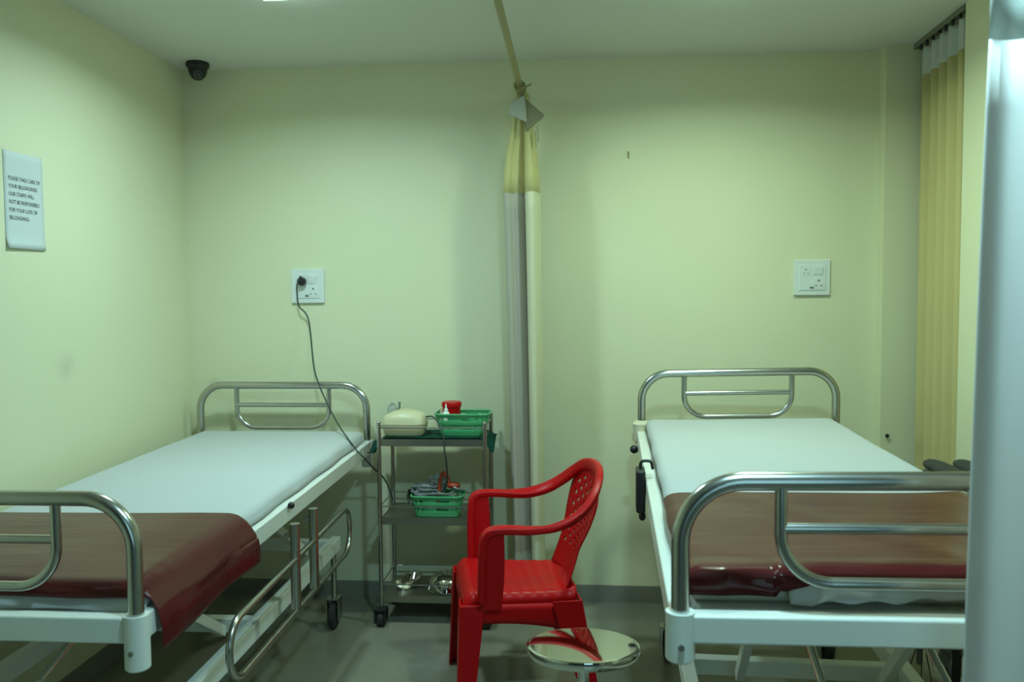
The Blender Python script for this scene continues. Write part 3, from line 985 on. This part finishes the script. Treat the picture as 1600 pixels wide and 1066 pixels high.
# ------------------------------------------------------------------ red plastic armchair
def chair():
    fx, fy = -.980, -.200
    ang = math.atan2(fy, fx)
    C = (-.232, 3.108, 0)
    t = thing('plastic_armchair', 'red moulded plastic armchair with lattice back facing left between the beds', 'chair', C, ang)
    # local x = forward, y = side
    SZ = .452
    # seat: dished, with a rolled front and turned-down edges
    bm = B()
    def fs(u, v):
        s = u * 2 - 1; f = v
        hwid = .222 - .030 * (1 - f)
        e = .9
        y = s * hwid
        x = -.205 + f * .43
        z = SZ - .022 * (1 - f) - .016 * (1 - s * s) * sin(min(1, f * 1.15) * pi) + .0012 * sin(f * 60)
        if abs(s) > .84: z -= ((abs(s) - .84) / .16) ** 2.2 * .045
        if f > .88:
            k = (f - .88) / .12
            z -= .052 * k * k
            x -= .010 * k
        if f < .05: z += .012 * (1 - f / .05)
        return (x, y, z)
    grid(bm, 40, 50, fs)
    obj('seat', bm, 'red_plastic', t, mods=[solid(.005, -1.0)])
    # apron below the seat edge
    bm = B()
    for s in (-1, 1):
        def fa(u, v, s=s):
            x = -.20 + u * .41
            hwid = .222 - .030 * (1 - (x + .205) / .43)
            drop = .055 + .02 * (abs(u - .5) * 2) ** 2 + .035 * (1 - u)
            return (x, s * (hwid - .0005), SZ - .043 - .022 * (1 - u) - v * drop)
        grid(bm, 20, 3, fa)
    def ff(u, v):
        s = u * 2 - 1
        return (.212, s * .222, SZ - .050 - v * (.035 + .03 * s * s))
    grid(bm, 20, 3, ff)
    obj('apron', bm, 'red_plastic', t, mods=[solid(.005, 0)])
    # legs: tapered angle sections
    for (fx_, s, gx, gs) in ((.200, 1, .240, .255), (.200, -1, .240, -.255), (-.195, 1, -.290, .225), (-.195, -1, -.290, -.225)):
        bm = B()
        sg = 1 if s > 0 else -1
        fd = 1 if fx_ > 0 else -1
        rings = []
        for k in range(9):
            q = k / 8
            cx = fx_ + (gx - fx_) * q + (.022 * fd * (1 - q)); cy = s * .222 + (gs - s * .222) * q + .006 * sg
            w = (.088 if fd > 0 else .110) * (1 - q) ** .8 + .052 * (1 - (1 - q) ** .8); d = .085 * (1 - q) + .046 * q
            th = .007
            z = (SZ - .045) * (1 - q)
            o_ = [(0, 0), (-w * fd, 0), (-w * fd, -th * sg), (-th * fd, -th * sg), (-th * fd, -d * sg), (0, -d * sg)]
            rings.append([bm.verts.new((cx + a, cy + b, z)) for a, b in o_])
        for a, b in zip(rings[:-1], rings[1:]):
            for i in range(6): bm.faces.new((a[i], a[(i + 1) % 6], b[(i + 1) % 6], b[i]))
        bm.faces.new(rings[0][::-1]); bm.faces.new(rings[-1])
        obj('leg', bm, 'red_plastic', t, mods=[bevel(.003)])
    # arms: upright panel from the seat, then a flat strip running back into the rim of the backrest
    hoop = [(.146, .236, .43), (.145, .252, .54), (.140, .266, .640), (.131, .270, .670), (.112, .272, .684), (.082, .273, .687), (.04, .274, .686), (-.03, .273, .681), (-.10, .270, .684), (-.17, .258, .704), (-.228, .236, .740), (-.272, .194, .784), (-.300, .134, .820), (-.314, .066, .836), (-.318, 0, .840)]
    sp = spline(hoop, 6)
    n = len(sp); cut = next(q for q, p in enumerate(sp) if p.x < -.20)
    up = Vector((-.25, 0, .97))
    def axis_at(p, s):
        k = min(1, max(0, (.0 - p.x) / .25))
        a = Vector((0, s, .0)).lerp(Vector((-.15, s * .45 * (abs(p.y) / .2), .95)), k)
        return a.normalized()
    for s in (-1, 1):
        bm = B()
        path = [Vector((p.x, p.y * s, p.z)) for p in sp[:cut + 1]]
        tube(bm, path, 0, 14, flat=(.025, .0145), axis=[axis_at(p, s) for p in path])
        # upright panel
        rings = []
        for k in range(9):
            q = k / 8
            z = SZ - .06 + (.680 - SZ + .06) * q
            y = s * (.232 + .040 * q)
            x0 = .152 - .006 * q - .020 * max(0, q - .8) / .2; x1 = .074 - .004 * q - .006 * sin(q * pi)
            th = .010 + .010 * q * q; to = .004 + .014 * q * q
            rings.append([bm.verts.new(c) for c in ((x0, y - s * th, z), (x0, y + s * to, z), (x1, y + s * to, z), (x1, y - s * th, z))])
        for a, b in zip(rings[:-1], rings[1:]):
            for i in range(4): bm.faces.new((a[i], a[(i + 1) % 4], b[(i + 1) % 4], b[i]))
        bm.faces.new(rings[0][::-1]); bm.faces.new(rings[-1])
        obj('armrest', bm, 'red_plastic', t, mods=[bevel(.003)])
    # backrest: rim and perforated panel
    bm = B()
    half = [Vector(p) for p in sp[cut:]]
    path = [Vector((p.x, p.y, p.z)) for p in half] + [Vector((p.x, -p.y, p.z)) for p in half[::-1][1:]]
    tube(bm, path, 0, 14, flat=(.023, .0145), axis=[axis_at(p, 1 if p.y > 0 else -1) if abs(p.y) > .02 else Vector((-.15, 0, .95)) for p in path])
    br_ = obj('backrest', bm, 'red_plastic', t)
    bm = B()
    NU, NV = 11, 18
    def fb(u, v):
        s = u * 2 - 1
        z = SZ - .02 + v * (.830 - SZ + .02)
        # half width of the panel by height
        if z < .57: w = .158 - .010 * (z - SZ) / .12
        else:
            q = min(1, (z - .57) / .258)
            w = .148 + .067 * math.sin(min(q, .62) / .62 * pi / 2) if q < .62 else .215 * math.sqrt(max(.02, 1 - ((q - .62) / .40) ** 2))
        x = -.186 - .124 * v ** .9 - .026 * (1 - s * s) + .012
        return Vector((x, s * w, z))
    for j in range(NV):
        for i in range(NU):
            a, b, c, d = fb(i / NU, j / NV), fb((i + 1) / NU, j / NV), fb((i + 1) / NU, (j + 1) / NV), fb(i / NU, (j + 1) / NV)
            hole = (i + j) % 2 == 1 and 1 <= i <= NU - 2 and 4 <= j <= NV - 3
            m_ = (a + b + c + d) / 4
            out = [a, (a + b) / 2, b, (b + c) / 2, c, (c + d) / 2, d, (d + a) / 2]
            ov = [bm.verts.new(p) for p in out]
            if hole:
                iv = [bm.verts.new(m_ + (p - m_) * (.52 if q % 2 == 0 else .70)) for q, p in enumerate(out)]
                for q in range(8): bm.faces.new((ov[q], ov[(q + 1) % 8], iv[(q + 1) % 8], iv[q]))
            else:
                mv = bm.verts.new(m_)
                for q in range(8): bm.faces.new((ov[q], ov[(q + 1) % 8], mv))
    bmesh.ops.remove_doubles(bm, verts=bm.verts[:], dist=1e-5)
    obj('lattice_panel', bm, 'red_plastic', br_, mods=[solid(.006, 0)])
    return t
chair()

# ------------------------------------------------------------------ chrome stool
t = thing('revolving_stool', 'round chrome revolving stool in front of the red chair', 'stool', (.021, 2.19, 0))
sz = .563
bm = B(); lathe(bm, [(0, sz - .030), (.130, sz - .030), (.146, sz - .026), (.153, sz - .012), (.151, sz - .002), (.146, sz)] + [(r, sz + .0015 * (1 - (r / .146) ** 2)) for r in (.142, .136, .128, .118, .106, .092, .076, .058, .038, .016, .002)] + [(0, sz + .0015)], 64)
RT = Matrix.Rotation(radians(-6.0), 3, 'X')
for v in bm.verts: v.co = RT @ (v.co - Vector((0, 0, sz - .012))) + Vector((0, 0, sz - .012))
obj('seat', bm, 'chrome', t)
bm = B(); tube(bm, [(0, 0, .30), (0, 0, sz - .026)], .016, 16); lathe(bm, [(0, sz - .046), (.05, sz - .042), (.055, sz - .032), (0, sz - .032)], 24); obj('screw_column', bm, 'chrome', t)
bm = B(); tube(bm, [(0, 0, .22), (0, 0, .44)], .024, 16); obj('hub', bm, 'chrome', t)
for k in range(4):
    a = pi / 4 + k * pi / 2
    d = Vector((cos(a), sin(a), 0))
    bm = B(); tube(bm, fillet([d * .02 + Vector((0, 0, .42)), d * .09 + Vector((0, 0, .42)), d * .20 + Vector((0, 0, .012))], .05, 6), .0105, 10)
    lg = obj('leg', bm, 'chrome', t)
    bm = B(); lathe(bm, [(0, 0), (.014, 0), (.014, .025), (0, .025)], 14, d * .20); obj('rubber_foot', bm, 'black_plastic', lg)
bm = B(); tube(bm, [(.155 * cos(2 * pi * k / 40), .155 * sin(2 * pi * k / 40), .18) for k in range(40)], .007, 8, closed=True); obj('foot_ring', bm, 'chrome', t)

# ------------------------------------------------------------------ curtains
def curtain_mesh(bm, top, bot, z1, z0, nz, sag=0.0):
    n = len(top)
    def f(u, v):
        i = min(n - 1, int(round(u * (n - 1))))
        a, b = Vector(top[i]), Vector(bot[i])
        k = v ** .8
        p = a.lerp(b, k)
        return (p.x, p.y, z1 + (z0 - z1) * v - sag * sin(pi * u))
    grid(bm, n - 1, nz, f)

def zigzag(p, q, depth, folds, n, seed=0, sharp=1.0):
    p, q = Vector(p), Vector(q)
    d = (q - p); nrm = Vector((-d.y, d.x)).normalized()
    rn = random.Random(seed)
    am = [rn.uniform(.7, 1.25) for _ in range(folds + 2)]
    out = []
    for k in range(n + 1):
        u = k / n
        ph = u * folds
        a = am[int(ph)] * (1 - (ph % 1)) + am[int(ph) + 1] * (ph % 1)
        w = sin(ph * 2 * pi)
        w = math.copysign(abs(w) ** sharp, w)
        out.append(p + d * u + nrm * depth * a * w)
    return out

# rod running from above the camera to the back wall, and the bunched partition curtain at its end
RZ = 2.435
bm = B(); tube(bm, [(-.236, -1.3, RZ), (-.240, YW - .001, RZ)], .0135, 14)
rod = obj('curtain_rod', bm, 'rod', None)
tag(rod, 'cream curtain rod running overhead to the middle of the back wall', 'curtain rod')
bm = B(); lathe(bm, [(0, 0), (.03, 0), (.03, .006), (.018, .010), (0, .010)], 20, (-.240, YW - .0005, RZ), Matrix.Rotation(pi / 2, 3, 'X'))
obj('wall_flange', bm, 'rod', rod)

t = thing('partition_curtain', 'narrow bunched partition curtain hanging at the wall end of the rod', 'curtain', (0, 0, 0))
yc = 3.80
# plan of the bunch: a left face in shade, a proud front fold on the right, then a return to the wall
plan = [(-.316, yc + .09), (-.322, yc + .03), (-.314, yc - .010), (-.296, yc - .020), (-.276, yc - .006), (-.258, yc - .016), (-.240, yc - .004), (-.228, yc + .012), (-.222, yc + .012), (-.216, yc - .030), (-.204, yc - .060), (-.182, yc - .064), (-.168, yc - .040), (-.160, yc - .006), (-.152, yc + .03), (-.156, yc + .09)]
pl3 = [Vector((p[0], p[1], 0)) for p in plan]
sm = [Vector((p.x, p.y)) for p in spline(pl3, 5)]
mid = Vector((-.236, yc + .01))
def scaled(k, kx=1.0, off=(0, 0)):
    return [Vector((mid.x + (p.x - mid.x) * k * kx + off[0], mid.y + (p.y - mid.y) * k + off[1])) for p in sm]
ta, tb = scaled(1.0), scaled(.98, .86, (.026, 0))
ks = 5 * 8
bm = B(); curtain_mesh(bm, ta[:ks + 1], tb[:ks + 1], 1.96, .035, 24)
obj('drape', bm, 'curtain_grey', t, mods=[solid(.0012, 0)])
bm = B(); curtain_mesh(bm, ta[ks:], tb[ks:], 1.96, .035, 24)
obj('front_fold', bm, 'curtain_lit_fold', t, mods=[solid(.0012, 0)])['label'] = 'cream outer fold of the curtain, its brightness painted in'
bm = B()
levels = [(2.405, .30, .30), (2.33, .45, .50), (2.24, .55, .62), (2.13, .80, .88), (1.958, 1.0, 1.0)]
rows = []
for (z, k, kx) in levels:
    rows.append([bm.verts.new((p.x + (0.006 if z > 2.2 else 0), p.y, z)) for p in [Vector((mid.x + (q.x - mid.x) * kx, mid.y + (q.y - mid.y) * k)) for q in sm]])
for a, b in zip(rows[:-1], rows[1:]):
    for i in range(len(a) - 1): bm.faces.new((a[i], a[i + 1], b[i + 1], b[i]))
obj('net_band', bm, 'net', t, mods=[subsurf(1), solid(.001, 0)])['label'] = 'yellowish see-through net at the curtain top'
# turned-over corner of heading cloth and the knot on the rod
bm = B()
c = [(-.240, 3.745, 2.395), (-.125, 3.76, 2.300), (-.205, 3.74, 2.225), (-.215, 3.79, 2.23), (-.15, 3.82, 2.29), (-.235, 3.80, 2.39)]
vs_ = [bm.verts.new(p) for p in c]
for q in ((0, 1, 2), (2, 1, 4, 3), (0, 5, 4, 1), (0, 2, 3, 5), (5, 3, 4)): bm.faces.new([vs_[i] for i in q])
obj('folded_heading', bm, 'fold_shade', t, smooth=False, mods=[bevel(.006)])
bm = B()
c = [(-.272, 3.735, 2.36), (-.215, 3.73, 2.385), (-.205, 3.735, 2.26), (-.255, 3.73, 2.285), (-.292, 3.74, 2.30), (-.275, 3.80, 2.34), (-.21, 3.80, 2.30)]
vs_ = [bm.verts.new(p) for p in c]
for q in ((0, 1, 2, 3), (0, 3, 4), (0, 4, 5), (0, 5, 6, 1), (1, 6, 2), (2, 6, 5, 4, 3)): bm.faces.new([vs_[i] for i in q])
obj('heading_tape', bm, 'heading', t, smooth=False, mods=[bevel(.006)])
bm = B()
for k in range(3):
    y = 3.76 + k * .03
    tube(bm, [(-.239 + .022 * cos(a * pi / 8), y + .006 * sin(a * pi / 4 + k), RZ - .004 + .022 * sin(a * pi / 8)) for a in range(16)], .0045, 7, closed=True)
tube(bm, spline([(-.24, 3.75, RZ - .02), (-.20, 3.735, RZ - .012), (-.185, 3.73, RZ - .004)], 6), .004, 7)
obj('tie_cord', bm, 'rod', t)
for (x, z) in ((-.162, 2.24), (-.172, 2.22)):
    bm = B(); tube(bm, spline([(x, 3.75, z + .01), (x + .004, 3.745, z - .03), (x + .006, 3.745, z - .065)], 6), .0035, 6)
    obj('loose_thread', bm, 'rod', t)

# window curtain on the far right with its ceiling track
t = thing('window_curtain', 'cream window curtain with pale heading in the far right corner', 'curtain', (0, 0, 0))
top = zigzag((1.545, 3.885), (1.525, 3.425), .020, 5, 60, 3)
bot = zigzag((1.545, 3.885), (1.540, 3.430), .026, 5, 60, 3)
# the stretch by the wall end is gathered proud
bm = B(); curtain_mesh(bm, top, bot, 2.445, .06, 16); obj('drape', bm, 'curtain_cream', t, mods=[solid(.0012, 0)])
bm = B(); curtain_mesh(bm, top, top, 2.565, 2.444, 6, .0); obj('heading_tape', bm, 'net_pale', t, mods=[solid(.001, 0)])
t = thing('curtain_track', 'grey curtain track on the ceiling above the cream window curtain', 'curtain track', (0, 0, 0))
bm = B(); bar(bm, (1.537, 3.93, H - .012), (1.518, 3.402, H - .012), .022, .022); obj('rail', bm, 'track', t)
for k in range(7):
    y = 3.86 - k * .068
    bm = B(); ball(bm, (1.532 - .02 * (3.93 - y) / .5, y, H - .034), .008, .010, .013, 10, 6); obj('runner', bm, 'black_plastic', t)

# near partition curtain at the right edge
t = thing('near_curtain', 'pale blue white curtain at the right edge, nearest the camera', 'curtain', (0, 0, 0))
top = zigzag((.648, 1.375), (1.30, 1.33), .014, 5, 90, 9)
bot = zigzag((.622, 1.380), (1.30, 1.33), .018, 5, 90, 9)
bm = B(); curtain_mesh(bm, top, bot, 1.893, .04, 18); obj('drape', bm, 'curtain_blue', t, mods=[solid(.0012, 0)])
bm = B(); curtain_mesh(bm, [p + Vector((.004, 0)) for p in top], top, 2.40, 1.892, 8); obj('net_band', bm, 'net_pale', t, mods=[solid(.001, 0)])
t = thing('curtain_rod', 'cream rod carrying the near right curtain, above the photo edge', 'curtain rod', (0, 0, 0))
bm = B(); tube(bm, [(.60, 1.36, RZ), (2.199, 1.33, RZ)], .0135, 14); obj('rod', bm, 'rod', t)
for k in range(6):
    bm = B(); x = .66 + k * .125
    tube(bm, [(x, 1.357 + .020 * cos(a * pi / 8), RZ - .008 + .026 * sin(a * pi / 8)) for a in range(16)], .003, 6, closed=True); obj('ring', bm, 'steel', t)
bm = B(); tube(bm, [(.62, 1.36, RZ), (.62, 1.36, H)], .008, 10); obj('hanger', bm, 'rod', t)

# ------------------------------------------------------------------ folded wheelchair beyond the right bed
t = thing('folded_wheelchair', 'dark folded wheelchair with two padded armrests beyond the right bed', 'wheelchair', (1.325, 2.92, 0), radians(0))
for s in (-1, 1):
    x = s * .052
    bm = B()
    def fpad(u, v):
        a = 2 * pi * v
        q = 1 - abs(u * 2 - 1) ** 4 * .8
        return (x + .038 * cos(a) * q ** .5, -.16 + u * .32, .884 + .022 * sin(a) * q ** .5)
    grid(bm, 14, 14, fpad); bmesh.ops.remove_doubles(bm, verts=bm.verts[:], dist=1e-5)
    bmesh.ops.holes_fill(bm, edges=[e for e in bm.edges if e.is_boundary], sides=0)
    obj('armrest_pad', bm, 'padding', t)
    bm = B()
    tube(bm, fillet([(x, -.20, .10), (x, -.20, .858), (x, .20, .858), (x, .20, .12)], .05, 6), .011, 10)
    tube(bm, [(x, -.20, .46), (x, .20, .46)], .010, 10)
    obj('side_frame', bm, 'enamel_dark', t)
    bm = B()
    wx = s * .085
    tube(bm, [(wx, .10 + .27 * cos(2 * pi * k / 48), .285 + .27 * sin(2 * pi * k / 48)) for k in range(48)], .014, 10, closed=True)
    for k in range(12):
        a = 2 * pi * k / 12
        tube(bm, [(wx, .10, .285), (wx, .10 + .26 * cos(a), .285 + .26 * sin(a))], .002, 5)
    cyl(bm, (wx - .02, .10, .285), (wx + .02, .10, .285), .022)
    obj('rear_wheel', bm, 'rubber_tyre', t)
    bm = B()
    lathe(bm, [(0, -.012), (.06, -.012), (.07, 0), (.06, .012), (0, .012)], 22, (x, -.24, .07), Matrix.Rotation(pi / 2, 3, 'Y'))
    obj('front_caster', bm, 'rubber_tyre', t)
bm = B()
bar(bm, (-.05, 0, .42), (.05, 0, .20), .03, .02, (0, 1, 0)); bar(bm, (.05, .03, .42), (-.05, .03, .20), .03, .02, (0, 1, 0))
obj('cross_brace', bm, 'enamel_dark', t)
bm = B()
def fseat(u, v):
    return (-.05 + .10 * u, -.18 + .36 * v, .46 - .10 * (1 - abs(u * 2 - 1)))
grid(bm, 8, 6, fseat); obj('seat_sling', bm, 'padding', t, mods=[solid(.004, 0)])
